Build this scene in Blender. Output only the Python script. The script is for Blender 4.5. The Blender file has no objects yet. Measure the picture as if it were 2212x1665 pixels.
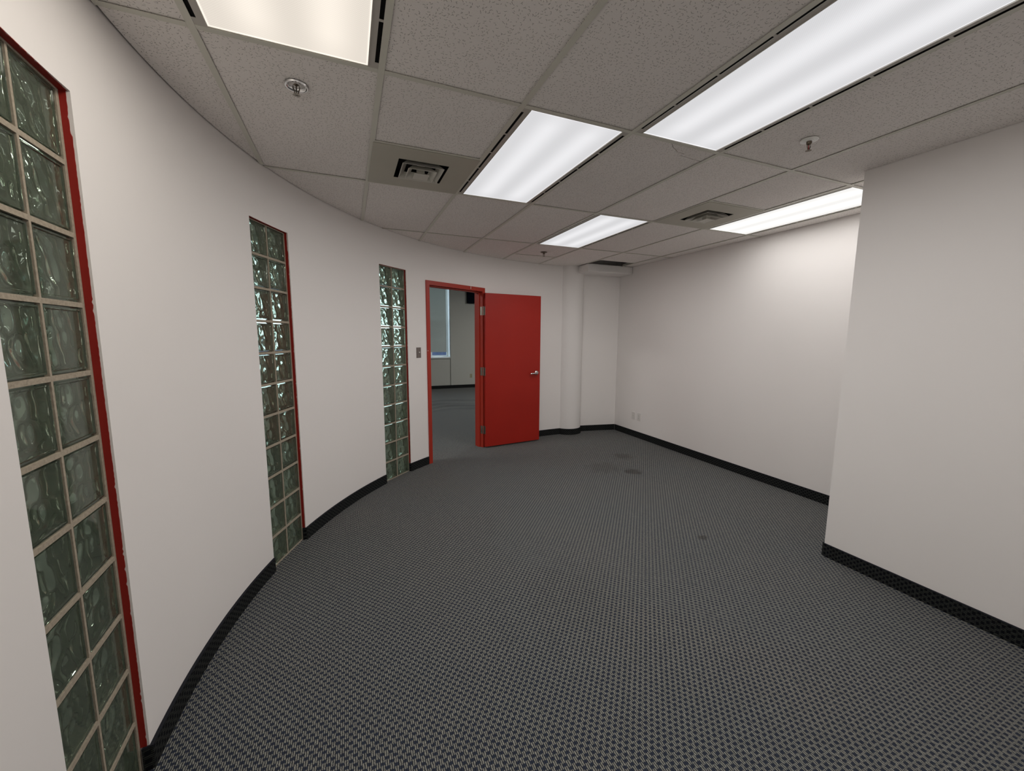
import bpy, bmesh, math, random
from mathutils import Vector, Matrix

random.seed(7)
SC = bpy.context.scene
COL = SC.collection
R_ = math.radians

# ------------------------------------------------------------------ camera, world, exposure
CAM_Z = 1.5268
cam_d = bpy.data.cameras.new('camera')
cam_d.sensor_fit = 'HORIZONTAL'
cam_d.sensor_width = 36.0
cam_d.lens = 861.02 / 2212 * 36.0
cam_d.clip_start = 0.02
cam_d.clip_end = 200
cam = bpy.data.objects.new('camera', cam_d)
COL.objects.link(cam)
YAW, PITCH, ROLL = 0.3890, -0.1244, 0.0055
fw = Vector((math.sin(YAW) * math.cos(PITCH), math.cos(YAW) * math.cos(PITCH), math.sin(PITCH)))
rt = Vector((math.cos(YAW), -math.sin(YAW), 0))
up = rt.cross(fw)
r2 = rt * math.cos(ROLL) + up * math.sin(ROLL)
u2 = -rt * math.sin(ROLL) + up * math.cos(ROLL)
cam.matrix_world = Matrix(((r2.x, u2.x, -fw.x, 0), (r2.y, u2.y, -fw.y, 0), (r2.z, u2.z, -fw.z, CAM_Z), (0, 0, 0, 1)))
SC.camera = cam

world = bpy.data.worlds.new('world')
SC.world = world
world.use_nodes = True
bg = world.node_tree.nodes['Background']
bg.inputs['Color'].default_value = (0.82, 0.92, 1.0, 1)
bg.inputs['Strength'].default_value = 4.0

SC.view_settings.view_transform = 'Standard'
SC.view_settings.look = 'None'
SC.view_settings.gamma = 1.0
SC.view_settings.use_curve_mapping = False
SC.view_settings.exposure = 0.0
SC.cycles.use_light_tree = False
SC.cycles.max_bounces = 8
SC.cycles.diffuse_bounces = 4
SC.cycles.glossy_bounces = 4
SC.cycles.transmission_bounces = 8
SC.cycles.caustics_reflective = False
SC.cycles.adaptive_threshold = 0.05

LAMP_W = 10.8            # watts of each troffer in the room
LAMP_SPREAD = 178        # prismatic lens cut-off, degrees
LENS_GLOW = 0.72

# ------------------------------------------------------------------ measured plan (metres, grid aligned)
H = 2.5548               # suspended ceiling
CX, CY, RW = 3.0668, 1.6056, 3.7718      # curved wall
XF, XN, YN = 4.0128, 3.0454, 1.614       # far right wall, projecting right wall and its corner
GX, GY, TW, TL = 0.1660, 1.7815, 0.6096, 1.2192
ROOF = 3.2
YB = -1.367              # wall behind the camera
BASE_H = 0.092

# ------------------------------------------------------------------ node helpers
class NT:
    def __init__(s, name):
        s.m = bpy.data.materials.new(name); s.m.use_nodes = True
        s.t = s.m.node_tree; s.t.nodes.clear()
        s.out = s.t.nodes.new('ShaderNodeOutputMaterial')
    def n(s, typ, **kw):
        nd = s.t.nodes.new(typ)
        for k, v in kw.items():
            setattr(nd, k, v)
        return nd
    def link(s, a, b): s.t.links.new(a, b)
    def put(s, sock, v):
        if v is None: return
        if hasattr(v, 'links'): s.link(v, sock)
        else:
            if isinstance(v, tuple) and len(v) == 3 and sock.type == 'RGBA': v = v + (1,)
            sock.default_value = v
    def math(s, op, a, b=None, c=None, clamp=False):
        nd = s.n('ShaderNodeMath', operation=op); nd.use_clamp = clamp
        for i, v in enumerate((a, b, c)):
            if v is not None: s.put(nd.inputs[i], v)
        return nd.outputs[0]
    def vmath(s, op, a, b=None):
        nd = s.n('ShaderNodeVectorMath', operation=op)
        s.put(nd.inputs[0], a)
        if b is not None: s.put(nd.inputs[1], b)
        return nd.outputs['Value'] if op in ('LENGTH', 'DISTANCE', 'DOT_PRODUCT') else nd.outputs[0]
    def mix(s, f, a, b):
        nd = s.n('ShaderNodeMix', data_type='RGBA')
        s.put(nd.inputs[0], f); s.put(nd.inputs[6], a); s.put(nd.inputs[7], b)
        return nd.outputs[2]
    def sstep(s, x, lo, hi, a=0.0, b=1.0):
        nd = s.n('ShaderNodeMapRange', interpolation_type='SMOOTHSTEP')
        s.put(nd.inputs[0], x)
        nd.inputs[1].default_value = lo; nd.inputs[2].default_value = hi
        nd.inputs[3].default_value = a; nd.inputs[4].default_value = b
        return nd.outputs[0]
    def noise(s, vec, scale, detail=2.0, rough=0.5, out=0):
        nd = s.n('ShaderNodeTexNoise')
        s.put(nd.inputs['Vector'], vec)
        nd.inputs['Scale'].default_value = scale
        nd.inputs['Detail'].default_value = detail
        nd.inputs['Roughness'].default_value = rough
        return nd.outputs[out]
    def coord(s, which='Object'):
        return s.n('ShaderNodeTexCoord').outputs[which]
    def bump(s, h, strength, dist):
        nd = s.n('ShaderNodeBump')
        nd.inputs['Strength'].default_value = strength
        nd.inputs['Distance'].default_value = dist
        s.link(h, nd.inputs['Height'])
        return nd.outputs[0]
    def principled(s, color=(.5, .5, .5), rough=.5, metal=0.0, spec=.5, normal=None, **kw):
        p = s.n('ShaderNodeBsdfPrincipled')
        s.put(p.inputs['Base Color'], color)
        s.put(p.inputs['Roughness'], rough)
        p.inputs['Metallic'].default_value = metal
        p.inputs['Specular IOR Level'].default_value = spec
        if normal is not None: s.link(normal, p.inputs['Normal'])
        for k, v in kw.items(): s.put(p.inputs[k], v)
        s.link(p.outputs[0], s.out.inputs[0])
        return p

def simple(name, color, rough=.5, metal=0.0, spec=.5, var=.06, scale=30., bump=0.0):
    t = NT(name)
    co = t.coord('Object')
    nz = t.noise(co, scale, 1)
    dark = tuple(c * (1 - var) for c in color); lite = tuple(min(1, c * (1 + var)) for c in color)
    c = t.mix(nz, dark, lite)
    nrm = t.bump(nz, bump, .002) if bump else None
    t.principled(c, rough, metal, spec, nrm)
    return t.m

# ------------------------------------------------------------------ materials
def wall_paint(name, color, bump=.25, lump=0.0):
    t = NT(name)
    co = t.coord('Object')
    big = t.noise(co, 1.3, 1)
    c = t.mix(big, tuple(v * .975 for v in color), tuple(min(1, v * 1.02) for v in color))
    nrm = t.bump(t.math('MULTIPLY', t.noise(co, 22, 4), lump), bump, .002) if lump else None
    t.principled(c, .62, 0, .25, nrm)
    return t.m

M = {}
M['wall'] = wall_paint('wall_paint', (.88, .852, .83))
M['column'] = wall_paint('column_paint', (.87, .845, .825), .55, 2.0)
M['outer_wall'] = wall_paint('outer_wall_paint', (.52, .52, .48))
M['reveal'] = wall_paint('reveal_paint', (.72, .73, .72))

def carpet(name, tan, navy, gap, stains=False):
    t = NT(name)
    uv = t.coord('UV')
    wob = t.vmath('SCALE', t.vmath('SUBTRACT', t.noise(uv, 95, 1, .6, 1), (.5, .5, .5)))
    wob.node.inputs['Scale'].default_value = .0062
    p = t.vmath('ADD', uv, wob)
    sx = t.n('ShaderNodeSeparateXYZ'); t.link(p, sx.inputs[0])
    u = t.math('DIVIDE', sx.outputs[0], .0151)
    v = t.math('DIVIDE', sx.outputs[1], .0176)
    iu = t.math('FLOOR', u); iv = t.math('FLOOR', v)
    par = t.math('MODULO', t.math('ADD', t.math('ADD', iu, iv), 4000.0), 2.0)      # 0 / 1
    su = t.math('FRACT', t.math('MULTIPLY', u, 2.0))
    fv = t.math('FRACT', v)
    e = t.math('ABSOLUTE', t.math('SUBTRACT', su, .5))             # 0 centre of a strand .. .5 edge
    prof = t.sstep(e, .12, .42, 1.0, 0.0)
    ev = t.math('ABSOLUTE', t.math('SUBTRACT', fv, .5))            # tan loops are long and run into the navy cells
    over = t.math('MAXIMUM', par, t.sstep(ev, .28, .40))
    br = t.math('ADD', t.math('MULTIPLY', t.noise(p, 150, 0), .9), .55)
    hue = t.mix(t.noise(uv, 1.6, 1), tan, tuple(c * f for c, f in zip(tan, (.88, .95, 1.0))))
    tv = t.vmath('SCALE', hue); t.link(br, tv.node.inputs['Scale'])
    low = t.mix(t.math('MULTIPLY', prof, t.math('SUBTRACT', 1.0, par)), gap, navy)
    c = t.mix(t.math('MULTIPLY', prof, over), low, tv)
    fuzz = t.noise(uv, 900, 0)
    c = t.mix(t.math('MULTIPLY', fuzz, .35), c, gap)
    if stains:
        o = t.coord('Object')
        nz_ = t.math('SUBTRACT', t.noise(o, 14, 2), .5)
        for (x, y, r, k) in ((2.93, 3.54, .13, .55), (3.20, 4.05, .16, .35), (2.458, 2.119, .05, .5), (2.72, 3.75, .25, .22), (1.2, 1.9, .4, .08)):
            d = t.vmath('DISTANCE', o, (x, y, 0.0))
            d = t.math('ADD', d, t.math('MULTIPLY', nz_, r * 1.6))
            m_ = t.sstep(d, r * .35, r, k, 0.0)
            c = t.mix(m_, c, (.020, .016, .012))
    t.principled(c, .95, 0, .1, **{'Sheen Weight': .15 if stains else 0.0, 'Sheen Roughness': .45, 'Sheen Tint': (.80, .78, .72)})
    return t.m

M['carpet'] = carpet('carpet', (.305, .296, .258), (.030, .041, .070), (.016, .018, .024), True)
M['base'] = carpet('carpet_base_shaded', (.050, .053, .047), (.007, .008, .012), (.004, .004, .005))  # floor carpet again, with the upright strip's shade put into darker colours
M['binding'] = simple('base_binding', (.012, .013, .018), .8, 0, .2, .2, 200)

def ceiling_tile():
    t = NT('ceiling_tile')
    o = t.coord('Object')
    oi = t.n('ShaderNodeObjectInfo')
    off = t.n('ShaderNodeCombineXYZ')
    t.link(t.math('MULTIPLY', oi.outputs['Random'], 37.0), off.inputs[0])
    t.link(t.math('MULTIPLY', oi.outputs['Random'], 91.0), off.inputs[1])
    p = t.vmath('ADD', o, off.outputs[0])
    flat = t.vmath('MULTIPLY', p, (1.0, 1.0, 0.0))
    masks = []
    for scale, ln, wd, keep, seed in ((62., .0052, .00120, .45, 0.), (85., .0034, .0010, .66, 5.3)):
        q = t.vmath('ADD', flat, (seed, seed * .7, 0.0))
        vor = t.n('ShaderNodeTexVoronoi', feature='F1', voronoi_dimensions='2D')
        t.link(q, vor.inputs['Vector']); vor.inputs['Scale'].default_value = scale
        vor.inputs['Randomness'].default_value = .9
        loc = t.vmath('SUBTRACT', q, vor.outputs['Position'])
        sep = t.n('ShaderNodeSeparateColor'); t.link(vor.outputs['Color'], sep.inputs[0])
        vr = t.n('ShaderNodeVectorRotate', rotation_type='Z_AXIS')
        t.link(loc, vr.inputs['Vector'])
        t.link(t.math('MULTIPLY', sep.outputs[0], 3.1416), vr.inputs['Angle'])
        s = t.n('ShaderNodeSeparateXYZ'); t.link(vr.outputs[0], s.inputs[0])
        bend = t.math('MULTIPLY', t.math('MULTIPLY', s.outputs[0], s.outputs[0]), 60.0)
        yy = t.math('ABSOLUTE', t.math('ADD', s.outputs[1], bend))
        xx = t.math('ABSOLUTE', s.outputs[0])
        m_ = t.math('MULTIPLY', t.sstep(xx, ln * .75, ln, 1, 0), t.sstep(yy, wd * .5, wd, 1, 0))
        m_ = t.math('MULTIPLY', m_, t.math('GREATER_THAN', sep.outputs[1], keep))
        masks.append(m_)
    m_ = t.math('MAXIMUM', masks[0], masks[1])
    pin = t.sstep(t.noise(flat, 420, 0), .30, .36, 1.0, 0.0)
    m_ = t.math('MAXIMUM', m_, t.math('MULTIPLY', pin, .18))
    big = t.noise(p, 2.2, 1)
    tint = t.math('ADD', t.math('MULTIPLY', oi.outputs['Random'], .08), .95)
    base = t.vmath('SCALE', t.mix(big, (.86, .82, .785), (.92, .88, .845)))
    t.link(tint, base.node.inputs['Scale'])
    c = t.mix(t.math('MULTIPLY', m_, .72), base, (.16, .14, .12))
    t.principled(c, .9, 0, .15)
    return t.m

M['tile'] = ceiling_tile()
M['tee'] = simple('grid_metal', (.66, .65, .57), .45, 0, .4, .04, 8)
M['fixture'] = simple('fixture_metal', (.50, .475, .43), .45, 0, .4, .06, 6)
M['fixture_dark'] = simple('fixture_dark', (.006, .006, .006), .8, 0, .1)
M['vent'] = simple('vent_metal', (.47, .45, .375), .45, 0, .4, .05, 5)
M['vent_louver'] = simple('vent_louver', (.60, .585, .52), .45, 0, .4, .05, 12)
M['red_frame'] = simple('red_frame_paint', (.40, .034, .018), .4, 0, .45, .08, 3, .05)
M['red'] = simple('red_paint', (.37, .020, .012), .42, 0, .25, .08, 3, .05)
M['red_jamb'] = simple('red_jamb_paint', (.30, .018, .012), .5, 0, .3, .12, 12, .1)
M['mortar'] = simple('mortar', (.37, .32, .25), .9, 0, .2, .28, 110, .6)
M['chrome'] = simple('chrome', (.75, .76, .76), .12, 1.0, .5, .02)
M['steel'] = simple('brushed_steel', (.42, .40, .36), .38, 1.0, .5, .08, 80)
M['hinge'] = simple('hinge_metal', (.36, .33, .28), .4, 1.0, .5, .1, 60)
M['bronze'] = simple('sprinkler_bronze', (.16, .13, .10), .35, 1.0, .5, .1)
M['bulb'] = simple('red_bulb', (.35, .02, .02), .1, 0, .6)
M['escutcheon'] = simple('escutcheon_white', (.95, .95, .91), .3, 0, .5, .02)
M['plate'] = simple('white_plastic', (.76, .74, .71), .4, 0, .5, .02)
M['switchplate'] = simple('brown_plate', (.22, .185, .17), .45, .35, .5, .06, 40)
M['ivory'] = simple('ivory_plate', (.42, .38, .27), .5, 0, .4, .04)
M['slot'] = simple('dark_slot', (.02, .018, .016), .7, 0, .2)
M['black'] = simple('black_plastic', (.004, .006, .013), .9, 0, .1, .1)
M['outer_ceiling'] = simple('slab_concrete', (.35, .34, .32), .9, 0, .2, .1, 4)
M['parapet'] = simple('parapet_brick', (.030, .045, .095), .8, 0, .2, .5, 14)
M['chip'] = simple('bare_chip', (.75, .72, .68), .7, 0, .2)

def glass_block():
    t = NT('wavy_glass')
    g = t.n('ShaderNodeBsdfGlass')
    g.inputs['Color'].default_value = (.915, .96, .905, 1)
    g.inputs['Roughness'].default_value = .04
    g.inputs['IOR'].default_value = 1.48
    d = t.n('ShaderNodeBsdfDiffuse')                       # greenish diffuse share mixed in to lift the dark of the glass
    d.inputs[0].default_value = (.48, .58, .44, 1)
    mx = t.n('ShaderNodeMixShader'); mx.inputs[0].default_value = .07
    t.link(g.outputs[0], mx.inputs[1]); t.link(d.outputs[0], mx.inputs[2])
    t.link(mx.outputs[0], t.out.inputs[0])
    return t.m
M['glass'] = glass_block()

def pane():
    t = NT('window_pane')
    tr = t.n('ShaderNodeBsdfTransparent'); tr.inputs[0].default_value = (.86, .92, .95, 1)
    gl = t.n('ShaderNodeBsdfGlossy'); gl.inputs['Roughness'].default_value = .03
    mx = t.n('ShaderNodeMixShader'); mx.inputs[0].default_value = .06
    t.link(tr.outputs[0], mx.inputs[1]); t.link(gl.outputs[0], mx.inputs[2])
    t.link(mx.outputs[0], t.out.inputs[0])
    return t.m
M['pane'] = pane()

def blind():
    t = NT('blind_fabric')
    d = t.n('ShaderNodeBsdfDiffuse'); d.inputs[0].default_value = (.52, .52, .48, 1)
    tr = t.n('ShaderNodeBsdfTranslucent'); tr.inputs[0].default_value = (.62, .64, .60, 1)
    mx = t.n('ShaderNodeMixShader'); mx.inputs[0].default_value = .30
    t.link(d.outputs[0], mx.inputs[1]); t.link(tr.outputs[0], mx.inputs[2])
    t.link(mx.outputs[0], t.out.inputs[0])
    return t.m
M['blind'] = blind()

def lens_mat(name, color, gain=1.0):
    """prismatic acrylic lens lit by two tubes that run along it (local y)"""
    t = NT(name)
    o = t.coord('Object')
    s = t.n('ShaderNodeSeparateXYZ'); t.link(o, s.inputs[0])
    glow = None
    for x0 in (-.105, .125):
        d = t.math('ABSOLUTE', t.math('SUBTRACT', s.outputs[0], x0))
        b = t.sstep(d, .0, .11, 1.0, 0.0)
        glow = b if glow is None else t.math('MAXIMUM', glow, b)
    ends = t.sstep(t.math('ABSOLUTE', s.outputs[1]), .46, .585, 1.0, .55)
    glow = t.math('MULTIPLY', glow, ends)
    px = t.math('SINE', t.math('MULTIPLY', s.outputs[0], 700.0))
    py = t.math('SINE', t.math('MULTIPLY', s.outputs[1], 700.0))
    prism = t.math('MULTIPLY', t.math('MULTIPLY', px, py), .035)
    rim = t.math('MAXIMUM', t.sstep(t.math('ABSOLUTE', s.outputs[0]), .245, .253), t.sstep(t.math('ABSOLUTE', s.outputs[1]), .583, .592))
    st = t.math('ADD', t.math('ADD', t.math('MULTIPLY', glow, .17), LENS_GLOW), prism)
    st = t.math('MULTIPLY', t.math('ADD', st, t.math('MULTIPLY', rim, .30)), gain)
    em = t.n('ShaderNodeEmission')
    em.inputs['Color'].default_value = color + (1,)
    t.link(st, em.inputs['Strength'])
    t.link(em.outputs[0], t.out.inputs[0])
    t.m.cycles.emission_sampling = 'NONE'
    return t.m
M['lens_cool'] = lens_mat('lens_cool', (.96, .955, .975))
M['lens_warm'] = lens_mat('lens_warm', (1.0, .91, .80), 1.12)
M['lens_bright'] = lens_mat('lens_bright', (1.0, .985, .96), 1.3)

# ------------------------------------------------------------------ mesh helpers
def box(bm, lo, hi):
    v = [bm.verts.new((x, y, z)) for z in (lo[2], hi[2]) for y in (lo[1], hi[1]) for x in (lo[0], hi[0])]
    for f in ((0, 2, 3, 1), (4, 5, 7, 6), (0, 1, 5, 4), (2, 6, 7, 3), (0, 4, 6, 2), (1, 3, 7, 5)):
        bm.faces.new([v[i] for i in f])

def prism(bm, poly, z0, z1):
    a = 0
    for i in range(len(poly)):
        x0, y0 = poly[i]; x1, y1 = poly[(i + 1) % len(poly)]
        a += x0 * y1 - x1 * y0
    if a < 0: poly = poly[::-1]
    lo = [bm.verts.new((x, y, z0)) for x, y in poly]
    hi = [bm.verts.new((x, y, z1)) for x, y in poly]
    n = len(poly)
    bm.faces.new(lo[::-1]); bm.faces.new(hi)
    for i in range(n):
        j = (i + 1) % n
        bm.faces.new((lo[i], lo[j], hi[j], hi[i]))

def lathe(bm, prof, seg=32, cx=0, cy=0):
    """prof: (r, z) list, closed ends where r == 0"""
    rings = []
    for r, z in prof:
        if r < 1e-6: rings.append([bm.verts.new((cx, cy, z))])
        else: rings.append([bm.verts.new((cx + r * math.cos(2 * math.pi * k / seg), cy + r * math.sin(2 * math.pi * k / seg), z)) for k in range(seg)])
    for a, b in zip(rings, rings[1:]):
        for k in range(seg):
            k2 = (k + 1) % seg
            if len(a) == 1 and len(b) == 1: continue
            if len(a) == 1: bm.faces.new((a[0], b[k2], b[k]))
            elif len(b) == 1: bm.faces.new((a[k], a[k2], b[0]))
            else: bm.faces.new((a[k], a[k2], b[k2], b[k]))

def tube(bm, pts, r, seg=10):
    rings = []
    for i, p in enumerate(pts):
        p = Vector(p)
        d = (Vector(pts[min(i + 1, len(pts) - 1)]) - Vector(pts[max(i - 1, 0)])).normalized()
        a = d.cross(Vector((0, 0, 1)))
        if a.length < 1e-3: a = d.cross(Vector((1, 0, 0)))
        a.normalize(); b = d.cross(a)
        rr = r[i] if isinstance(r, (list, tuple)) else r
        rings.append([bm.verts.new(p + a * rr * math.cos(2 * math.pi * k / seg) + b * rr * math.sin(2 * math.pi * k / seg)) for k in range(seg)])
    for A, B in zip(rings, rings[1:]):
        for k in range(seg):
            bm.faces.new((A[k], A[(k + 1) % seg], B[(k + 1) % seg], B[k]))
    bm.faces.new(rings[0][::-1]); bm.faces.new(rings[-1])

def mesh_of(name, bm, mat, smooth=None, recalc=True, bevel=0.0):
    if bevel:
        bmesh.ops.bevel(bm, geom=bm.edges[:], offset=bevel, segments=2, affect='EDGES', profile=.6)
    if recalc: bmesh.ops.recalc_face_normals(bm, faces=bm.faces[:])
    me = bpy.data.meshes.new(name)
    bm.to_mesh(me); bm.free()
    me.materials.append(M[mat] if isinstance(mat, str) else mat)
    if smooth:
        me.shade_smooth()
        me.set_sharp_from_angle(angle=R_(smooth))
    return me

def link(name, me, parent=None, loc=None, rot=None):
    o = bpy.data.objects.new(name, me)
    COL.objects.link(o)
    if parent is not None: o.parent = parent
    if loc is not None: o.location = loc
    if rot is not None: o.rotation_euler = rot
    return o

def obj(name, bm, mat, parent=None, smooth=None, loc=None, rot=None, bevel=0.0, recalc=True):
    return link(name, mesh_of(name, bm, mat, smooth, recalc, bevel), parent, loc, rot)

def tag(o, label, cat, group=None, kind=None):
    o['label'] = label; o['category'] = cat
    if group: o['group'] = group
    if kind: o['kind'] = kind
    return o

def empty(name, loc=(0, 0, 0), rotz=0.0):
    o = bpy.data.objects.new(name, None)
    o.empty_display_size = .1
    COL.objects.link(o)
    o.location = loc; o.rotation_euler = (0, 0, rotz)
    return o

def struct(o, label, cat):
    return tag(o, label, cat, None, 'structure')

def boxes(*bs):
    bm = bmesh.new()
    for lo, hi in bs: box(bm, lo, hi)
    return bm

def P(deg, r=RW):
    a = R_(deg)
    return (CX + r * math.cos(a), CY + r * math.sin(a))

def planar_uv(me, fn):
    uv = me.uv_layers.new(name='UVMap')
    for l in me.loops:
        uv.data[l.index].uv = fn(me.vertices[l.vertex_index].co)

# ================================================================== SETTING
# ------------------------------------------------------------------ floor (one carpet through both rooms, rumpled beyond the door)
def axis(lo, hi, d0, d1, n):
    return [lo] + [d0 + (d1 - d0) * i / n for i in range(n + 1)] + [hi]
xs = axis(-7.2, 9.2, 1.0, 3.9, 72); ys = axis(-3.2, 11.6, 7.2, 10.2, 72)
def wrinkle(x, y):
    wx = max(0, min(1, (x - 1.3) / .5)) * max(0, min(1, (3.8 - x) / .3))
    wy = max(0, min(1, (y - 7.5) / .35)) * max(0, min(1, (9.9 - y) / .5))
    yy = y + .10 * math.sin(2.3 * x) + .06 * math.sin(5.1 * x + 1)
    z = 0
    for c, w, a in ((7.95, .10, .030), (8.28, .07, .022), (8.62, .09, .028), (9.05, .07, .020)):
        z += 1.6 * a * math.exp(-((yy - c) / w) ** 2) * (.65 + .35 * math.sin(3 * x + c * 7))
    return z * wx * wy
bm = bmesh.new()
g = [[bm.verts.new((x, y, wrinkle(x, y))) for x in xs] for y in ys]
for j in range(len(ys) - 1):
    for i in range(len(xs) - 1):
        bm.faces.new((g[j][i], g[j][i + 1], g[j + 1][i + 1], g[j + 1][i]))
me = mesh_of('floor', bm, 'carpet', 60)
planar_uv(me, lambda c: (c.x, c.y))
struct(link('floor', me), 'navy and tan flecked loop carpet covering the whole floor', 'floor')

# ------------------------------------------------------------------ curved wall with its openings
WIN = [(179.75, 186.15), (154.95, 161.15), (130.80, 136.97)]     # glass block strips, left to right in the picture
WIN_TOP = 2.213
DOOR = (111.3, 126.2)
WALL_T = .13
def arc_shell(bm, a0, a1, r0, r1, z0, z1, step=.75):
    n = max(1, int(math.ceil((a1 - a0) / step)))
    rows = []
    for k in range(n + 1):
        a = a0 + (a1 - a0) * k / n
        (xi, yi), (xo, yo) = P(a, r0), P(a, r1)
        rows.append([bm.verts.new(c) for c in ((xi, yi, z0), (xo, yo, z0), (xo, yo, z1), (xi, yi, z1))])
    for A, B in zip(rows, rows[1:]):
        for k in range(4):
            bm.faces.new((A[k], B[k], B[(k + 1) % 4], A[(k + 1) % 4]))
    bm.faces.new(rows[0]); bm.faces.new(rows[-1][::-1])

A_END0, A_END1 = 90.6, 232.0
bm = bmesh.new()
opens = sorted([(a, b, WIN_TOP) for a, b in WIN] + [(DOOR[0] + .5, DOOR[1] - .5, 2.12)])
cur = A_END0
for a, b, top in opens:
    arc_shell(bm, cur, a, RW, RW + WALL_T, 0, ROOF)
    arc_shell(bm, a, b, RW, RW + WALL_T, top, ROOF)
    cur = b
arc_shell(bm, cur, A_END1, RW, RW + WALL_T, 0, ROOF)
bmesh.ops.remove_doubles(bm, verts=bm.verts[:], dist=1e-5)
# faces shared by two neighbouring shells are internal
seen = {}
for f in bm.faces[:]:
    k = tuple(sorted(v.index for v in f.verts))
bm.verts.index_update()
for f in bm.faces[:]:
    k = tuple(sorted(v.index for v in f.verts))
    seen.setdefault(k, []).append(f)
dup = [f for fs in seen.values() if len(fs) > 1 for f in fs]
bmesh.ops.delete(bm, geom=dup, context='FACES')
struct(obj('wall_left', bm, 'wall', None, 30), 'white painted curved wall sweeping along the left side of the room', 'wall')

# ------------------------------------------------------------------ straight walls, column, ceiling slab corner
struct(obj('wall_right', boxes(((XF, YN - .3, 0), (XF + .14, 5.75, ROOF))), 'wall'), 'white wall on the right beyond the projecting corner', 'wall')
struct(obj('wall_near', boxes(((XN, YB - .2, 0), (XF - .002, YN, ROOF))), 'wall'), 'white projecting wall block in the right foreground', 'wall')
struct(obj('wall_behind', boxes(((.45, YB - .14, 0), (XN - .002, YB, ROOF))), 'wall'), 'white wall at the end of the room behind the viewer', 'wall')
BK0, BK1 = (3.30, 5.443), (XF - .002, 5.318)       # wall right of the column, slightly skewed
bm = bmesh.new()
prism(bm, [BK0, BK1, (BK1[0], BK1[1] + .2), (BK0[0], BK0[1] + .2)], 0, ROOF)
struct(obj('wall_back', bm, 'wall'), 'narrow white back wall between round column and right wall', 'wall')
COLC, COLR = (3.20, 5.475), .21
bm = bmesh.new()
lathe(bm, [(0, 0), (COLR, 0), (COLR, ROOF), (0, ROOF)], 64, *COLC)
struct(obj('column', bm, 'column', None, 40), 'round white painted concrete column standing in the far corner', 'column')
bm = bmesh.new()
box(bm, (3.222, 5.02, 2.452), (XF - .003, 5.52, H + .004))
bmesh.ops.bevel(bm, geom=bm.edges[:], offset=.008, segments=2, affect='EDGES')
struct(obj('trim_1', bm, 'column', None, 40), 'white drop panel block at the ceiling beside the round column', 'beam')

# ------------------------------------------------------------------ carpet baseboards
def base_path(name, pts, label, closed_ends=True):
    """carpet strip whose back follows pts (room is on the right of the path)"""
    th, bind = .011, .005
    n = len(pts)
    offs = []
    for i, p in enumerate(pts):
        a = Vector(pts[max(i - 1, 0)]); b = Vector(pts[min(i + 1, n - 1)])
        d = (b - a).normalized(); nrm = Vector((d.y, -d.x))
        offs.append((p[0] + nrm.x * th, p[1] + nrm.y * th))
    s = [0]
    for a, b in zip(pts, pts[1:]): s.append(s[-1] + math.hypot(b[0] - a[0], b[1] - a[1]))
    e = empty(name)
    def strip(nm, z0, z1, t0, mat):
        vs, fs, uvs = [], [], []
        for i in range(n):
            q = (pts[i][0] + (offs[i][0] - pts[i][0]) * t0, pts[i][1] + (offs[i][1] - pts[i][1]) * t0)
            vs += [(q[0], q[1], z0), (q[0], q[1], z1), (pts[i][0], pts[i][1], z1), (pts[i][0], pts[i][1], z0)]
            uvs += [(z0, s[i]), (z1, s[i]), (z1 + th, s[i]), (z0 - th, s[i])]
        for i in range(n - 1):
            for k in range(4):
                fs.append((4 * i + k, 4 * i + (k + 1) % 4, 4 * i + 4 + (k + 1) % 4, 4 * i + 4 + k))
        fs += [(3, 2, 1, 0), tuple(4 * (n - 1) + k for k in range(4))]
        m_ = bpy.data.meshes.new(nm); m_.from_pydata(vs, [], fs)
        uv = m_.uv_layers.new(name='UVMap')
        for l in m_.loops: uv.data[l.index].uv = uvs[l.vertex_index]
        b2 = bmesh.new(); b2.from_mesh(m_); bmesh.ops.recalc_face_normals(b2, faces=b2.faces[:]); b2.to_mesh(m_); b2.free()
        m_.materials.append(M[mat]); m_.shade_smooth(); m_.set_sharp_from_angle(angle=R_(35))
        link(nm, m_, e)
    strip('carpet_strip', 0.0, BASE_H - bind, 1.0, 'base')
    strip('binding', BASE_H - bind, BASE_H, 1.06, 'binding')
    return struct(e, label, 'baseboard')

def arc_pts(a0, a1, r=RW, step=1.0):
    n = max(2, int(abs(a1 - a0) / step))
    return [P(a0 + (a1 - a0) * k / n, r) for k in range(n + 1)]
# walking with decreasing angle puts the room (towards the centre) on the right
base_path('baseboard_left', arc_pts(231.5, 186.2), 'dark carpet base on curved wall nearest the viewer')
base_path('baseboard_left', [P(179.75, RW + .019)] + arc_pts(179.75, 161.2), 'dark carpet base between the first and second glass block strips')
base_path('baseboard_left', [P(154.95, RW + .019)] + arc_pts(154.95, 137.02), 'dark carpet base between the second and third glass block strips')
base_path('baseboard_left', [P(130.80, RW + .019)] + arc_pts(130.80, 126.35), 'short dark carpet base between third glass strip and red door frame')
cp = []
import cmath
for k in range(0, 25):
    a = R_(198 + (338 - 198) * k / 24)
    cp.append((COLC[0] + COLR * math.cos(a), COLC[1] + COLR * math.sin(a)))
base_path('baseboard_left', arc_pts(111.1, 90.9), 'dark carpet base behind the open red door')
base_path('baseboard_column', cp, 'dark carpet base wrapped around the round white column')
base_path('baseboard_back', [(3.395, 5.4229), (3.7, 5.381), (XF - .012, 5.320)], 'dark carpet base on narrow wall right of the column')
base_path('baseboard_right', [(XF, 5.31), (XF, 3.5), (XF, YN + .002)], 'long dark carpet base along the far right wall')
base_path('baseboard_near', [(XN + .4, YN), (XN, YN), (XN, YN - .02), (XN, 0), (XN, YB)], 'dark carpet base along the projecting right wall')

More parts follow.
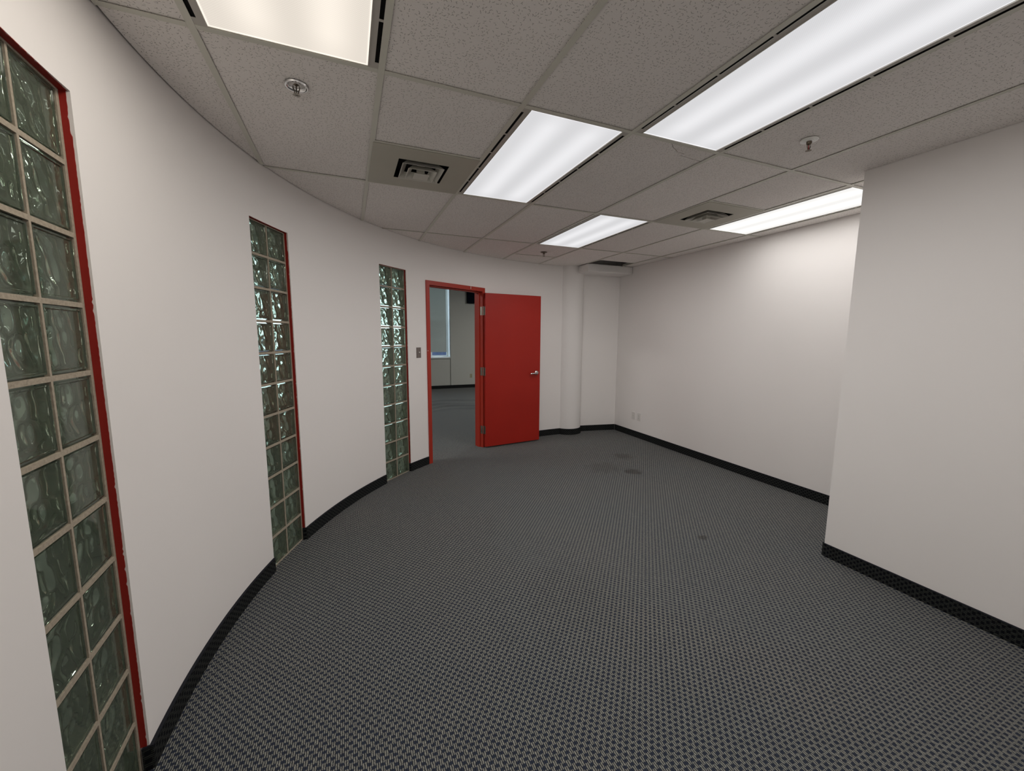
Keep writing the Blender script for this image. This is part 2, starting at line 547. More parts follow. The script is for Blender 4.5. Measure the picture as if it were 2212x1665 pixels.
# ------------------------------------------------------------------ glass block windows
def glass_mesh(seed):
    rnd = random.Random(seed)
    W, WZ, D, CH = .0955, .0935, .039, .006      # half width, half depth, chamfer
    bm = bmesh.new()
    box(bm, (-W, -D, -WZ), (W, D, WZ))
    bmesh.ops.bevel(bm, geom=bm.edges[:], offset=CH, segments=2, affect='EDGES')
    bmesh.ops.recalc_face_normals(bm, faces=bm.faces[:])
    big = [f for f in bm.faces if abs(f.normal.y) > .99 and f.calc_area() > .02]
    bmesh.ops.inset_individual(bm, faces=big, thickness=.007, depth=0.0)
    bmesh.ops.inset_individual(bm, faces=big, thickness=.003, depth=-.003)
    outer = set(bm.faces)
    # hollow inside: two wavy pressed faces and four walls, normals facing into the cavity
    w, d, N = .0855, .030, 22
    waves = [(rnd.uniform(45, 130), rnd.uniform(-.6, .6), rnd.uniform(0, 6.3), rnd.uniform(.5, 1)) for _ in range(5)]
    def dz(u, v):
        z = sum(a * math.sin(f * (u * math.cos(t) + v * math.sin(t) * .6) + ph + 1.6 * math.sin(30 * v + ph) + .9 * math.sin(61 * v + 2 * ph)) * 60 / f for f, t, ph, a in waves)
        edge = min(1, (w - abs(u)) / .012) * min(1, (w - abs(v)) / .012)
        return z * .0025 * edge
    grids = []
    for s in (-1, 1):
        gg = []
        for j in range(N + 1):
            row = []
            for i in range(N + 1):
                u = -w + 2 * w * i / N; v = -w + 2 * w * j / N
                row.append(bm.verts.new((u, s * (d - .0035 * 0 + dz(u * s, v + .01 * s)), v)))
            gg.append(row)
        grids.append(gg)
        for j in range(N):
            for i in range(N):
                q = (gg[j][i], gg[j][i + 1], gg[j + 1][i + 1], gg[j + 1][i])
                f = bm.faces.new(q if s > 0 else q[::-1])
    A, B = grids
    def rim(g):
        return [g[0][i] for i in range(N)] + [g[j][N] for j in range(N)] + [g[N][i] for i in range(N, 0, -1)] + [g[j][0] for j in range(N, 0, -1)]
    ra, rb = rim(A), rim(B)
    for k in range(len(ra)):
        k2 = (k + 1) % len(ra)
        bm.faces.new((ra[k], ra[k2], rb[k2], rb[k]))
    inner = [f for f in bm.faces if f not in outer]
    bmesh.ops.recalc_face_normals(bm, faces=inner)
    bmesh.ops.reverse_faces(bm, faces=inner)
    return mesh_of('glass_block', bm, 'glass', 40, recalc=False)
GB = [glass_mesh(s) for s in (3, 11, 29, 57)]

def ragged(bm, pts_face, n):
    pass

def glass_window(idx, a0, a1, label):
    am = (a0 + a1) / 2
    x, y = P(am)
    e = empty('window_%d' % idx, (x, y, 0), R_(am - 90))      # local x along the wall, local y outwards
    half = RW * math.sin(R_((a1 - a0) / 2))
    rec = .020
    pitch = WIN_TOP / 11
    colp = (2 * half) / 2
    rnd = random.Random(idx)
    jw = half - .0955 * 2                 # joint left over
    cxs = (-.0955 - .0045, .0955 + .0045)
    # mortar: frame and joints, joints a little proud and uneven
    bm = bmesh.new()
    y0, y1 = rec - .001, rec + .072
    edge_in = .0955 * 2 + .0045
    def slab(lo, hi):
        box(bm, lo, hi)
    for (xa, xb) in ((-half, -edge_in), (-.0045, .0045), (edge_in, half)):
        slab((xa, y0, 0), (xb, y1, WIN_TOP))
    hh = .0935
    zs = [pitch * (k + .5) for k in range(11)]
    for k in range(12):
        za = 0 if k == 0 else zs[k - 1] + hh
        zb = WIN_TOP if k == 11 else zs[k] - hh
        for (xa, xb) in ((-edge_in, -.0045), (.0045, edge_in)):
            slab((xa, y0, za), (xb, y1, zb))
    obj('mortar', bm, 'mortar', e)
    for k in range(11):
        for c in cxs:
            o = link('glass_block', GB[rnd.randrange(4)], e, (c, rec + .004 + .036, zs[k]))
            o.rotation_euler = (0, 0, math.pi if rnd.random() < .5 else 0)
    # red painted jambs and head, the paint edge cut unevenly
    def liner(name, fixed, vertical, sgn):
        bmj = bmesh.new()
        n = 240 if vertical else 46
        L = WIN_TOP if vertical else 2 * half
        front, back = [], []
        for k in range(n + 1):
            s_ = (BASE_H + (L - BASE_H) * k / n) if vertical else -half + L * k / n
            j = rnd.uniform(0, .0011) + (.0022 if rnd.random() < .05 else 0)
            if vertical and k > n - 14: j += .003
            if vertical:
                p_ = lambda yy, off: bmj.verts.new((fixed - sgn * off, yy, s_))
            else:
                p_ = lambda yy, off: bmj.verts.new((s_, yy, fixed - off))
            front.append((p_(j, 0), p_(j, .0015))); back.append((p_(rec, 0), p_(rec, .0015)))
        for k in range(n):
            for a, b in ((front[k], front[k + 1]),):
                bmj.faces.new((front[k][1], front[k + 1][1], back[k + 1][1], back[k][1]))
                bmj.faces.new((front[k][0], back[k][0], back[k + 1][0], front[k + 1][0]))
                bmj.faces.new((front[k][0], front[k + 1][0], front[k + 1][1], front[k][1]))
                bmj.faces.new((back[k][0], back[k][1], back[k + 1][1], back[k + 1][0]))
        obj(name, bmj, 'red_jamb', e)
    liner('jamb', -half, True, -1); liner('jamb', half, True, 1); liner('head', WIN_TOP, False, 1)
    return struct(e, label, 'window')

glass_window(1, *WIN[0], 'glass block strip with red jamb at left edge, nearest the viewer')
glass_window(2, *WIN[1], 'glass block strip in the middle of the curved wall, second of three')
glass_window(3, *WIN[2], 'farthest glass block strip in curved wall, beside light switch and door')

# ------------------------------------------------------------------ red door
A_, B_ = P(DOOR[1]), P(DOOR[0])
DW = math.hypot(B_[0] - A_[0], B_[1] - A_[1])
DA = math.atan2(B_[1] - A_[1], B_[0] - A_[0])
door = empty('door_1', (A_[0], A_[1], 0), DA)
struct(door, 'red painted flush door standing wide open in red metal frame', 'door')
FT, FW = 2.146, .048
y0, y1 = -.012, .135
def jamb_bm(x0, x1, stop_side):
    bm = bmesh.new()
    prism(bm, [(x0, y0), (x1, y0), (x1, y1), (x0, y1)], 0, FT - FW)
    sx = x1 if stop_side > 0 else x0
    box(bm, (min(sx, sx + stop_side * .014), y0 + .052, 0), (max(sx, sx + stop_side * .014), y1 - .04, FT - FW))
    return bm
obj('jamb', jamb_bm(0, FW, 1), 'red_frame', door)
obj('jamb', jamb_bm(DW - FW, DW, -1), 'red_frame', door)
bm = boxes(((0, y0, FT - FW), (DW, y1, FT)), ((FW, y0 + .052, FT - FW - .014), (DW - FW, y1 - .04, FT - FW)))
obj('head', bm, 'red_frame', door)
obj('paint_chip', boxes(((.71, y0 - .0008, FT - .036), (.717, y0 + .002, FT + .001))), 'chip', door)
obj('paint_chip', boxes(((.003, y0 - .0006, 1.345), (.012, y0 + .002, 1.352))), 'chip', door)

def to_door(wx, wy):
    dx, dy = wx - A_[0], wy - A_[1]
    return (dx * math.cos(DA) + dy * math.sin(DA), -dx * math.sin(DA) + dy * math.cos(DA))
LW, LT, LZ0, LZ1 = .858, .044, .018, 2.078
lx, ly = to_door(1.682, 5.035)
leaf_rot = math.atan2(5.128 - 5.035, 2.535 - 1.682) - DA
bm = boxes(((0, 0, LZ0), (LW, LT, LZ1)))
leaf = obj('leaf', bm, 'red', door, None, (lx, ly, 0), (0, 0, leaf_rot), bevel=.0015)
leaf['label'] = 'red painted flush door leaf swung open against the wall'
# lever handle (rose, neck, lever pointing to the hinge side)
hx, hz = LW - .062, 1.003
bm = bmesh.new()
prof = [(0, 0), (.032, 0), (.032, .007), (.027, .014), (.015, .017), (.011, .040), (0, .042)]
lathe(bm, prof, 28)
bmesh.ops.rotate(bm, verts=bm.verts[:], cent=(0, 0, 0), matrix=Matrix.Rotation(R_(90), 3, 'X'))
tube(bm, [(0, -.036, 0), (-.02, -.040, -.001), (-.06, -.043, -.004), (-.105, -.041, -.007), (-.115, -.036, -.008)], [.013, .0125, .0115, .011, .009], 12)
o = obj('lever_handle', bm, 'chrome', leaf, 50, (hx, 0, hz)); o['label'] = 'chrome lever handle on a round rose'
bm = bmesh.new(); lathe(bm, prof, 28)
bmesh.ops.rotate(bm, verts=bm.verts[:], cent=(0, 0, 0), matrix=Matrix.Rotation(R_(-90), 3, 'X'))
tube(bm, [(0, .036, 0), (-.06, .043, -.004), (-.11, .038, -.008)], [.010, .008, .006], 12)
obj('lever_handle', bm, 'chrome', leaf, 50, (hx, LT, hz))
obj('latch_plate', boxes(((LW - .0005, .010, hz - .06), (LW + .0012, .034, hz + .06))), 'hinge', leaf)
bm = boxes(((0, 0, -.055), (.0015, .036, .055)))
for z in (-.04, -.013, .013, .04): pass
hm_leaf = mesh_of('hinge_plate', bm, 'hinge')
bm = bmesh.new()
for k in range(5): lathe(bm, [(0, -.055 + .022 * k), (.0075, -.055 + .022 * k + .0006), (.0075, -.055 + .022 * (k + 1) - .0006), (0, -.055 + .022 * (k + 1))], 14)
lathe(bm, [(0, .055), (.006, .055), (.006, .060), (0, .062)], 14)
hm_bar = mesh_of('hinge_knuckle', bm, 'hinge', 40)
bm = boxes(((-.0015, 0, -.055), (0, .040, .055)))
hm_jamb = mesh_of('hinge_plate', bm, 'hinge')
for z in (1.848, 1.046, .245):
    link('hinge_plate', hm_leaf, leaf, (-.0012, .004, z))
    link('hinge_knuckle', hm_bar, leaf, (-.008, LT + .004, z))
    link('hinge_plate', hm_jamb, door, (DW - FW, y0 + .006, z))

# ------------------------------------------------------------------ suspended ceiling
ceil = empty('ceiling')
struct(ceil, 'suspended ceiling of fissured grey tiles in a metal grid', 'ceiling')
def half_clip(poly, nx, ny, c):
    """keep nx*x+ny*y <= c"""
    out = []
    for i in range(len(poly)):
        p, q = poly[i], poly[(i + 1) % len(poly)]
        dp = nx * p[0] + ny * p[1] - c; dq = nx * q[0] + ny * q[1] - c
        if dp <= 0: out.append(p)
        if (dp < 0) != (dq < 0) and abs(dp - dq) > 1e-12:
            t_ = dp / (dp - dq); out.append((p[0] + (q[0] - p[0]) * t_, p[1] + (q[1] - p[1]) * t_))
    return out
def disc_clip(poly, r):
    a = 84.0
    while a <= 240 and poly:
        nx, ny = math.cos(R_(a)), math.sin(R_(a))
        poly = half_clip(poly, nx, ny, nx * CX + ny * CY + r)
        a += 1.5
    return poly
def area(poly):
    return abs(sum(poly[i][0] * poly[(i + 1) % len(poly)][1] - poly[(i + 1) % len(poly)][0] * poly[i][1] for i in range(len(poly)))) / 2
def back_clip(poly):
    d = Vector((BK1[0] - BK0[0], BK1[1] - BK0[1])); n = Vector((-d.y, d.x)).normalized()
    return half_clip(poly, n.x, n.y, n.x * BK0[0] + n.y * BK0[1] - .003)

LIGHT_CELLS = {(-1, -1): 'warm', (2, -1): 'cool', (1, 0): 'cool', (3, 1): 'cool', (5, 0): 'bright', (1, -3): 'cool'}  # the last cell is an unseen light added behind the viewer
VENT_CELLS = [(0, 0), (4, 0)]
CRACK = [(1.645, GY + .004), (1.700, 1.832), (1.742, 1.851), (1.766, 1.866), (1.802, 1.868), (1.823, 1.872), (1.811, 1.893), (1.862, 1.897), (1.905, 1.902), (1.945, 1.903), (GX + 3 * TW - .004, 1.908)]
TZ0, TZ1 = H + .005, H + .020
MG = .003
def add_tile(poly):
    if len(poly) < 3 or area(poly) < 2e-4: return
    bm = bmesh.new()
    prism(bm, poly, TZ0, TZ1)
    obj('ceiling_tile', bm, 'tile', ceil)
for j in range(-3, 3):
    for i in range(-2, 7):
        if (i, j) in LIGHT_CELLS: continue
        x0, x1 = GX + i * TW + MG, GX + (i + 1) * TW - MG
        ya, yb = GY + j * TL + MG, GY + (j + 1) * TL - MG
        spans = [(ya, yb)]
        ym = GY + (j + .5) * TL
        if (i, j) in VENT_CELLS: spans = [(ya, ym - MG)]
        if (i, j) == (3, 2): spans = [(ya, ym - MG), (ym + MG, yb)]
        if (i, j) == (5, 2): spans = [(ya, 4.752)]
        if (i, j) == (6, 2): spans = [(ya, 5.016)]
        for s0, s1 in spans:
            rect = [(x0, s0), (x1, s0), (x1, s1), (x0, s1)]
            if (i, j) == (4, -1):
                add_tile([(x0, s0), (XN - .003, s0), (XN - .003, YN + .003), (x1, YN + .003), (x1, s1), (x0, s1)]); continue
            if (i, j) == (2, 0):
                cr = [(x, y) for x, y in CRACK]
                low = [(cr[0][0], s0)] + [(x, y - .0028) for x, y in cr[1:-1]] + [(x1, cr[-1][1] - .002), (x1, s0)]
                up_ = [(x0, s0), (cr[0][0] - .003, s0)] + [(x, y + .0026) for x, y in cr[1:-1]] + [(x1, cr[-1][1] + .0016), (x1, s1), (x0, s1)]
                add_tile(low); add_tile(up_); continue
            p = disc_clip(rect, RW - .008)
            p = half_clip(p, 0, -1, -(YB + .004)) if p else p
            if j <= -2 and p: p = half_clip(p, 1, 0, XN - .003)
            if j == -1 and i >= 5 and p: p = half_clip(p, 0, -1, -(YN + .003))
            if i == 6 and p: p = half_clip(p, 1, 0, XF - .004)
            if j == 2 and p and i in (3, 4): p = back_clip(p) if i == 4 else p
            if p: add_tile(p)

# grid bars (inverted tees)
def tee(name, p, q):
    d = Vector((q[0] - p[0], q[1] - p[1])); L = d.length
    if L < .03: return
    a = math.atan2(d.y, d.x)
    bm = boxes(((0, -.012, 0), (L, .012, .0016)), ((0, -.0012, .0016), (L, .0012, .032)))
    obj(name, bm, 'tee', ceil, None, (p[0], p[1], H), (0, 0, a))
def y_span(x):
    """room extent along y for a line at x"""
    dx = x - CX
    h_ = math.sqrt(max(0, (RW - .005) ** 2 - dx * dx))
    lo, hi = CY - h_, CY + h_
    lo = max(lo, YB + .004)
    if x > XN: lo = YN + .004
    if x > 3.19: hi = 5.018
    return lo, hi
for i in range(-1, 7):
    x = GX + i * TW
    lo, hi = y_span(x)
    tee('main_tee', (x, lo), (x, hi))
def x_span(y):
    dy = y - CY
    h_ = math.sqrt(max(0, (RW - .005) ** 2 - dy * dy))
    return CX - h_, (XF - .004 if y > YN else XN - .004)
for j in range(-2, 3):
    y = GY + j * TL
    lo, hi = x_span(y)
    marks = [lo] + [GX + i * TW for i in range(-1, 7) if lo + .02 < GX + i * TW < hi - .02] + [hi]
    for a, b in zip(marks, marks[1:]):
        tee('cross_tee', (a + (.0125 if a != lo else 0), y), (b - (.0125 if b != hi else 0), y))
for (i, j) in VENT_CELLS + [(3, 2)]:
    y = GY + (j + .5) * TL
    tee('cross_tee', (GX + i * TW + .0125, y), (GX + (i + 1) * TW - .0125, y))

# structural slab over everything keeps the daylight out
struct(obj('ceiling_slab', boxes(((-7.4, -3.4, ROOF), (9.4, 11.9, ROOF + .2))), 'outer_ceiling'), 'concrete slab above the suspended ceiling', 'slab')

# ================================================================== THE OUTER ROOM
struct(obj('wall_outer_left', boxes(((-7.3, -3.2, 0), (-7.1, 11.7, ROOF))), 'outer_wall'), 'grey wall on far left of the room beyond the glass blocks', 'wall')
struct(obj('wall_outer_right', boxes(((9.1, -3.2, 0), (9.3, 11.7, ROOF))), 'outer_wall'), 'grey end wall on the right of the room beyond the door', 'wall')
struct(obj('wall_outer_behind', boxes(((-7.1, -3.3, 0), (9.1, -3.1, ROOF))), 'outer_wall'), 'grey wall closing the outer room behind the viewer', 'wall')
BAYS = [(1.72, 2.722), (-.05, 1.45), (-2.2, -.5), (-4.6, -2.75)]
YO = 11.30
ed = [-7.1] + [v for ab in sorted(BAYS) for v in ab] + [9.1]
wb = [((ed[k], YO, 0), (ed[k + 1], YO + .4, ROOF)) for k in range(0, len(ed), 2)]
for a, b in BAYS:
    wb.append(((a, YO + .035, 0), (b, YO + .4, .88)))
    wb.append(((a, YO + .035, 3.02), (b, YO + .4, ROOF)))
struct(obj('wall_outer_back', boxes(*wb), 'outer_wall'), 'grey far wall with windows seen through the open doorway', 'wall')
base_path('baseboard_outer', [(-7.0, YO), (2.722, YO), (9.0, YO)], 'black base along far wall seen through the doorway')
WL = ['tall window with drawn blind seen through the open doorway', 'tall window of outer room next to the doorway window', 'tall window of outer room second to the left of doorway window', 'leftmost tall window of the outer room']
BL = ['pale roller blind drawn nearly to the sill, seen through doorway', 'pale roller blind rolled up behind the third glass block strip', 'pale roller blind rolled up behind the second glass block strip', 'pale roller blind rolled up in leftmost outer window']
for n, (a, b) in enumerate(BAYS):
    e = empty('window_%d' % (4 + n), (a, YO, 0))
    w = b - a
    # reveals, sill, frame bars and pane
    bm = boxes(((0, .036, .88), (.01, .38, 3.02)), ((w - .01, .036, .88), (w, .38, 3.02)))
    obj('reveal', bm, 'reveal', e)
    obj('sill', boxes(((0.01, .0, .868), (w - .01, .30, .905))), 'reveal', e)
    bm = boxes(((.01, .27, .905), (.06, .31, 3.02)), ((w - .06, .27, .905), (w - .01, .31, 3.02)), ((.06, .27, .905), (w - .06, .31, .945)), ((.06, .27, 1.9), (w - .06, .31, 1.94)), ((w / 2 - .02, .272, .945), (w / 2 + .02, .308, 1.9)))
    obj('frame', bm, 'reveal', e)
    obj('pane', boxes(((.06, .287, .945), (w - .06, .293, 3.02))), 'pane', e)
    struct(e, WL[n], 'window')
    zb = 1.045 if n == 0 else 2.35
    be = empty('roller_blind', (a, YO, 0))
    obj('fabric', boxes(((.05, .150, zb + .02), (w - .085, .1515, 2.96))), 'blind', be)
    obj('hem_bar', boxes(((.05, .143, zb), (w - .085, .159, zb + .022))), 'blind', be)
    bm = bmesh.new(); lathe(bm, [(0, .05), (.025, .05), (.025, w - .085), (0, w - .085)], 20)
    bmesh.ops.rotate(bm, verts=bm.verts[:], cent=(0, 0, 0), matrix=Matrix.Rotation(R_(90), 3, 'Y'))
    obj('roller_tube', bm, 'blind', be, 40, (0, .15, 2.985))
    tag(be, BL[n], 'blind', 'roller blinds of the outer room')
struct(obj('parapet', boxes(((-9, 13.2, -1.0), (9, 13.5, 1.15))), 'parapet'), 'bluish brick parapet outside the window under the blind', 'parapet')

# ================================================================== THINGS
# ------------------------------------------------------------------ troffers
def troffer(kind):
    warm = kind == 'warm'
    root = empty('ceiling_light')
    hw, hl = TW / 2 - .004, TL / 2 - .004
    lx_, ly_ = .254, .594                     # lens half size
    z0, z1 = 0.0012, .003
    # end rails
    for s in (-1, 1):
        obj('end_rail', boxes(((-hw, min(s * ly_, s * hl), z0), (hw, max(s * ly_, s * hl), z1))), 'fixture', root)
    for s in (-1, 1):
        # side rail with five air slots beside the grid bar
        bm = bmesh.new()
        def bx(xa, xb, ya, yb, za=z0, zb=z1):
            box(bm, (min(s * xa, s * xb), ya, za), (max(s * xa, s * xb), yb, zb))
        bx(lx_ + .004, .278, -ly_, ly_)
        n, gap, m0 = 5, .010, .030
        L = (2 * (ly_ - m0) - gap * (n - 1)) / n
        bx(.278, hw, -ly_, -ly_ + m0); bx(.278, hw, ly_ - m0, ly_)
        for k in range(n - 1):
            ya = -ly_ + m0 + (k + 1) * L + k * gap
            bx(.278, hw, ya, ya + gap)
        obj('side_rail', bm, 'fixture', root)
        bm = boxes(((min(s * .276, s * hw), -ly_, z1 + .002), (max(s * .276, s * hw), ly_, z1 + .004)))
        obj('air_slot', bm, 'fixture_dark', root)
        bm = boxes(((min(s * lx_, s * (lx_ + .004)), -ly_, z0 - .0022), (max(s * lx_, s * (lx_ + .004)), ly_, z1)))
        obj('lens_frame', bm, 'fixture', root)
    bm = boxes(((-lx_, -ly_, z0 + .002), (lx_, ly_, z0 + .006)))
    obj('lens', bm, 'lens_' + kind, root)
    bm = boxes(((-hw, -hl, .035), (hw, hl, .10)))
    obj('housing', bm, 'fixture', root)
    ld = bpy.data.lights.new('tube_light', 'AREA')
    ld.shape = 'RECTANGLE'; ld.size = 2 * lx_ - .02; ld.size_y = 2 * ly_ - .02
    ld.energy = LAMP_W
    ld.spread = R_(LAMP_SPREAD)
    ld.color = (1.0, .93, .84) if warm else (1.0, .965, .94)
    lo = bpy.data.objects.new('tube_light', ld)
    COL.objects.link(lo); lo.parent = root; lo.location = (0, 0, z0 + .0005)
    return root
def copy_tree(o, parent=None):
    c = o.copy(); COL.objects.link(c)
    if parent is not None: c.parent = parent
    for ch in list(o.children): copy_tree(ch, c)
    return c
LL = {(-1, -1): 'warm white recessed ceiling light above the curved wall, upper left', (2, -1): 'largest recessed ceiling light, running out of the picture at upper right',
      (1, 0): 'recessed ceiling light beside the square air vent, middle of the ceiling', (3, 1): 'small-looking distant recessed ceiling light towards the round column',
      (5, 0): 'recessed ceiling light along the right wall, partly hidden by the projecting wall', (1, -3): 'unseen recessed ceiling light added at the end of the room behind the viewer'}
LAMP_FACTOR = {(-1, -1): .68, (2, -1): .95, (1, 0): 1.15, (3, 1): 1.2, (5, 0): .55, (1, -3): 1.0}     # power factor per fixture, set to balance the wall brightness
proto = None
for cell, kind in LIGHT_CELLS.items():
    if kind != 'cool': t_ = troffer(kind)
    elif proto is None: t_ = proto = troffer(kind)
    else: t_ = copy_tree(proto)
    for ch in t_.children:
        if ch.type == 'LIGHT':
            ch.data = ch.data.copy(); ch.data.energy = LAMP_W * LAMP_FACTOR[cell]
    t_.location = (GX + (cell[0] + .5) * TW, GY + (cell[1] + .5) * TL, H)
    tag(t_, LL[cell], 'ceiling light', 'recessed troffers in the suspended ceiling')
# two unseen lamps added to brighten the outer room, above the door head
def outer_fill_lamp(x, y, label, watt):
    root = empty('fill_lamp', (x, y, ROOF - .12))
    obj('housing', boxes(((-.16, -.62, .02), (.16, .62, .12))), 'fixture', root)
    obj('lens', boxes(((-.14, -.60, .008), (.14, .60, .02))), 'lens_cool', root)
    ld = bpy.data.lights.new('outer_fill_light', 'AREA'); ld.shape = 'RECTANGLE'; ld.size = .27; ld.size_y = 1.18
    ld.energy = watt; ld.color = (1.0, .985, .94)
    lo = bpy.data.objects.new('outer_fill_light', ld); COL.objects.link(lo); lo.parent = root; lo.location = (0, 0, .005)
    tag(root, label, 'ceiling light', 'added fill lights of the outer room')
outer_fill_lamp(4.6, 8.0, 'unseen fill light added to outer room right of the door', 75)
outer_fill_lamp(-2.6, 5.2, 'unseen fill light added to outer room behind the middle glass strip', 110)

# ------------------------------------------------------------------ air vents
def vent():
    root = empty('air_vent')
    h = TW / 2 - .0045
    o_ = .150
    bm = boxes(((-h, -h, 0), (h, -o_, .002)), ((-h, o_, 0), (h, h, .002)), ((-h, -o_, 0), (-o_, o_, .002)), ((o_, -o_, 0), (h, o_, .002)))
    obj('panel', bm, 'vent', root)
    def ring(r0, z0, r1, z1, t):
        bm = bmesh.new()
        def sq(r, z): return [bm.verts.new((r * a, r * b, z)) for a, b in ((-1, -1), (1, -1), (1, 1), (-1, 1))]
        a, b, c, d = sq(r0, z0), sq(r1, z1), sq(r1 + t, z1), sq(r0 + t, z0)
        for p, q in ((a, b), (b, c), (c, d), (d, a)):
            for k in range(4): bm.faces.new((p[k], p[(k + 1) % 4], q[(k + 1) % 4], q[k]))
        return bm
    obj('louver', ring(.090, .022, .122, -.012, .004), 'vent_louver', root)
    obj('louver', ring(.052, .012, .084, -.022, .004), 'vent_louver', root)
    bm = bmesh.new()
    box(bm, (-.046, -.046, -.032), (.046, .046, -.029))
    box(bm, (-.022, -.022, -.029), (.022, .022, .034))
    obj('centre_plate', bm, 'vent_louver', root)
    bm = boxes(((-.16, -.16, .05), (.16, .16, .052)), ((-.16, -.16, .003), (-.152, .16, .05)), ((.152, -.16, .003), (.16, .16, .05)), ((-.152, -.16, .003), (.152, -.152, .05)), ((-.152, .152, .003), (.152, .16, .05)))
    obj('duct', bm, 'fixture_dark', root)
    return root
v0 = vent()
for k, (i, j) in enumerate(VENT_CELLS):
    v = v0 if k == 0 else copy_tree(v0)
    v.location = (GX + (i + .5) * TW, GY + (j + .75) * TL, H - .003)
    tag(v, ['square tan air vent beside the middle ceiling light', 'farther square tan air vent near the light along the right wall'][k], 'air vent', 'square ceiling air vents')

# ------------------------------------------------------------------ sprinklers
def sprinkler(loc, style, label):
    root = empty('sprinkler', (loc[0], loc[1], H))
    bm = bmesh.new()
    if style == 'cup':     # recessed chrome cup
        lathe(bm, [(.030, .034), (.031, .001), (.036, -.004), (.043, -.004), (.045, .001)], 40)
        obj('escutcheon', bm, 'chrome', root, 50)
        bm = bmesh.new(); lathe(bm, [(0, .033), (.030, .033), (.030, .0335), (0, .0335)], 32); obj('cup_back', bm, 'fixture_dark', root)
        top, low = .02, -.036
    else:
        lathe(bm, [(0, .0015), (.041, .0015), (.041, -.002), (.033, -.0055), (.024, -.0045), (.023, -.0065), (.012, -.0075), (0, -.0075)], 40)
        obj('escutcheon', bm, 'escutcheon' if style == 'white' else 'bronze', root, 50)
        top, low = -.006, -.052
    bm = bmesh.new()
    lathe(bm, [(0, top), (.0125, top), (.0125, top - .010), (.009, top - .016), (.006, top - .018), (0, top - .018)], 20)
    obj('body', bm, 'bronze', root, 40)
    bm = bmesh.new()
    for s in (-1, 1):
        tube(bm, [(s * .010, 0, top - .010), (s * .0125, 0, (top + low) / 2), (s * .004, 0, low + .003)], .0022, 8)
    obj('frame_arms', bm, 'bronze', root, 50)
    bm = bmesh.new(); tube(bm, [(0, 0, top - .016), (0, 0, low + .004)], .0022, 8)
    obj('bulb', bm, 'bulb' if style == 'white' else 'bronze', root, 50)
    bm = bmesh.new()
    lathe(bm, [(0, low + .003), (.006, low + .003), (.0065, low + .0012)], 18)
    for k in range(12):
        a = 2 * math.pi * k / 12; b = .17
        q = [(.005, a - b), (.0145, a - b), (.0145, a + b), (.005, a + b)]
        vs = [[bm.verts.new((r * math.cos(t), r * math.sin(t), z)) for r, t in q] for z in (low, low + .0012)]
        bm.faces.new(vs[0][::-1]); bm.faces.new(vs[1])
        for m_ in range(4): bm.faces.new((vs[0][m_], vs[0][(m_ + 1) % 4], vs[1][(m_ + 1) % 4], vs[1][m_]))
    obj('deflector', bm, 'steel' if style != 'white' else 'bronze', root)
    tag(root, label, 'sprinkler', 'ceiling sprinkler heads')
sprinkler((-.155, 2.014), 'cup', 'chrome recessed sprinkler head above the curved wall')
sprinkler((2.291, 1.484), 'white', 'bronze sprinkler head on white ring near the projecting wall')
sprinkler((2.300, 4.589), 'dark', 'small dark distant sprinkler head near the round column')

# ------------------------------------------------------------------ switch and outlets
def wall_frame(name, x, y, z, ang):
    """local x along the wall, local -y into the room"""
    e = empty(name, (x, y, z), ang)
    return e
def plate_bm(w, h, t):
    bm = bmesh.new(); box(bm, (-w / 2, -t, -h / 2), (w / 2, 0, h / 2))
    bmesh.ops.bevel(bm, geom=[e for e in bm.edges if all(v.co.y < -t * .5 for v in e.verts)], offset=min(t * .6, .003), segments=2, affect='EDGES')
    return bm
x, y = P(128.25)
e = wall_frame('light_switch', x, y, 1.331, R_(128.25 - 90))
obj('plate', plate_bm(.072, .117, .006), 'switchplate', e)
bm = bmesh.new(); box(bm, (-.005, -.0175, -.003), (.005, -.006, .011)); o = obj('toggle', bm, 'plate', e, bevel=.001); o['label'] = 'white toggle'
bm = bmesh.new()
for z in (-.03, .03): lathe(bm, [(0, z - 0.0), (.003, z), (0, z + .001)], 10)
bm.free()
for z in (-.03, .03):
    bm = bmesh.new(); lathe(bm, [(0, 0), (.0032, 0), (.0028, .0012), (0, .0014)], 12)
    bmesh.ops.rotate(bm, verts=bm.verts[:], cent=(0, 0, 0), matrix=Matrix.Rotation(R_(90), 3, 'X'))
    obj('screw', bm, 'steel', e, None, (0, -.006, z))
tag(e, 'brown metal light switch plate with white toggle beside red door frame', 'light switch')

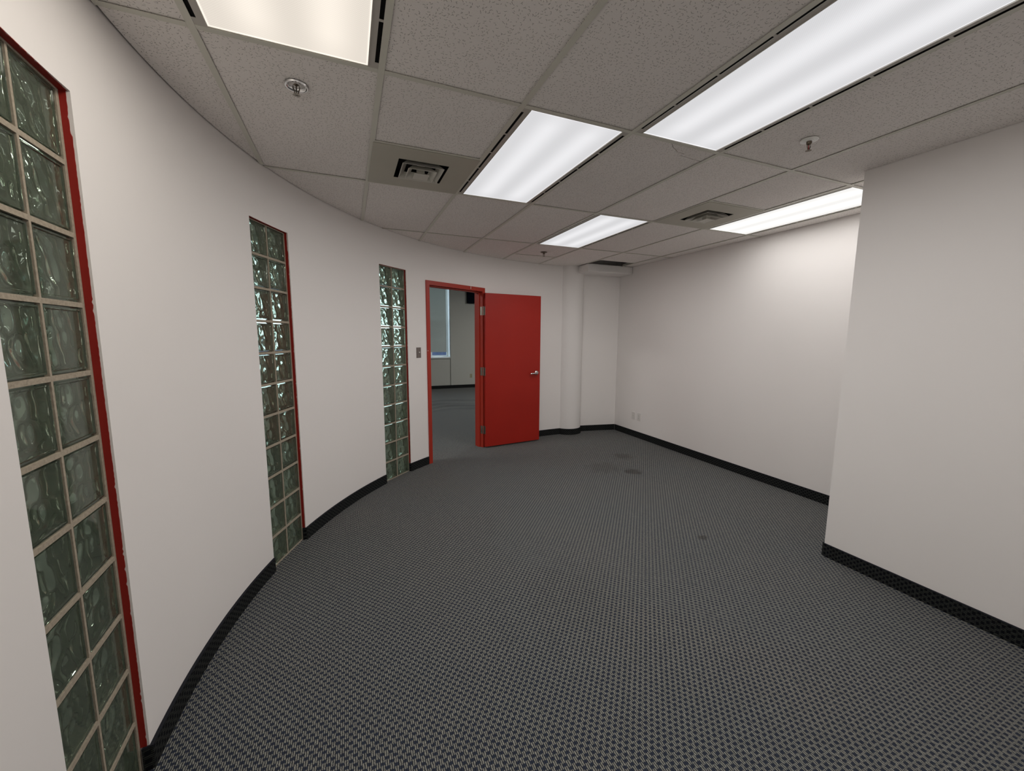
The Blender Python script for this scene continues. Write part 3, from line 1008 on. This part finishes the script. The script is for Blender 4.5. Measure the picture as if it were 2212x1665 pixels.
def outlet(name, loc, ang, label, mat='plate', sockets=True):
    e = wall_frame(name, *loc, ang)
    obj('plate', plate_bm(.072, .116, .006), mat, e)
    if sockets:
        for z in (-.0195, .0195):
            bm = bmesh.new(); lathe(bm, [(0, 0), (.0165, 0), (.0165, .0025), (0, .0025)], 24)
            bmesh.ops.rotate(bm, verts=bm.verts[:], cent=(0, 0, 0), matrix=Matrix.Rotation(R_(90), 3, 'X'))
            f = obj('socket', bm, mat, e, 40, (0, -.0055, z))
            obj('slots', boxes(((-.0075, -.0032, -.001), (-.0052, -.0024, .008)), ((.0052, -.0032, 0), (.0075, -.0024, .007)), ((-.0025, -.0032, -.010), (.0025, -.0024, -.005))), 'slot', f)
    bm = bmesh.new(); lathe(bm, [(0, 0), (.003, 0), (.0026, .0012), (0, .0013)], 10)
    bmesh.ops.rotate(bm, verts=bm.verts[:], cent=(0, 0, 0), matrix=Matrix.Rotation(R_(90), 3, 'X'))
    obj('screw', bm, 'steel', e, None, (0, -.006, 0))
    tag(e, label, 'outlet')
    return e
# right wall faces -x : local -y must point to -x -> rotate so that local y = +x
outlet('wall_outlet', (XF, 4.735, .321), R_(-90), 'white duplex socket outlet on right wall, the one nearer the viewer')
e = outlet('cable_outlet', (XF, 4.862, .322), R_(-90), 'blank white cable plate on right wall, nearer the round column', sockets=False)
bm = bmesh.new(); lathe(bm, [(0, 0), (.006, 0), (.006, .004), (.0045, .004), (.0045, .009), (0, .009)], 16)
bmesh.ops.rotate(bm, verts=bm.verts[:], cent=(0, 0, 0), matrix=Matrix.Rotation(R_(90), 3, 'X'))
obj('jack', bm, 'plate', e, 40, (0, -.006, .012))
outlet('wall_outlet', (3.322, YO, .345), 0, 'ivory socket outlet on the far wall seen through the doorway', 'ivory')

# dark box high on the outer wall
e = empty('wall_box', (3.42, YO, 2.445))
bm = bmesh.new(); box(bm, (-.213, -.10, 0), (.213, 0, .42)); obj('cabinet', bm, 'black', e, bevel=.006)
obj('grille', boxes(((-.195, -.104, .02), (.195, -.100, .40))), 'black', e)
tag(e, 'dark blue box high on the far wall, seen at top of doorway', 'wall box')
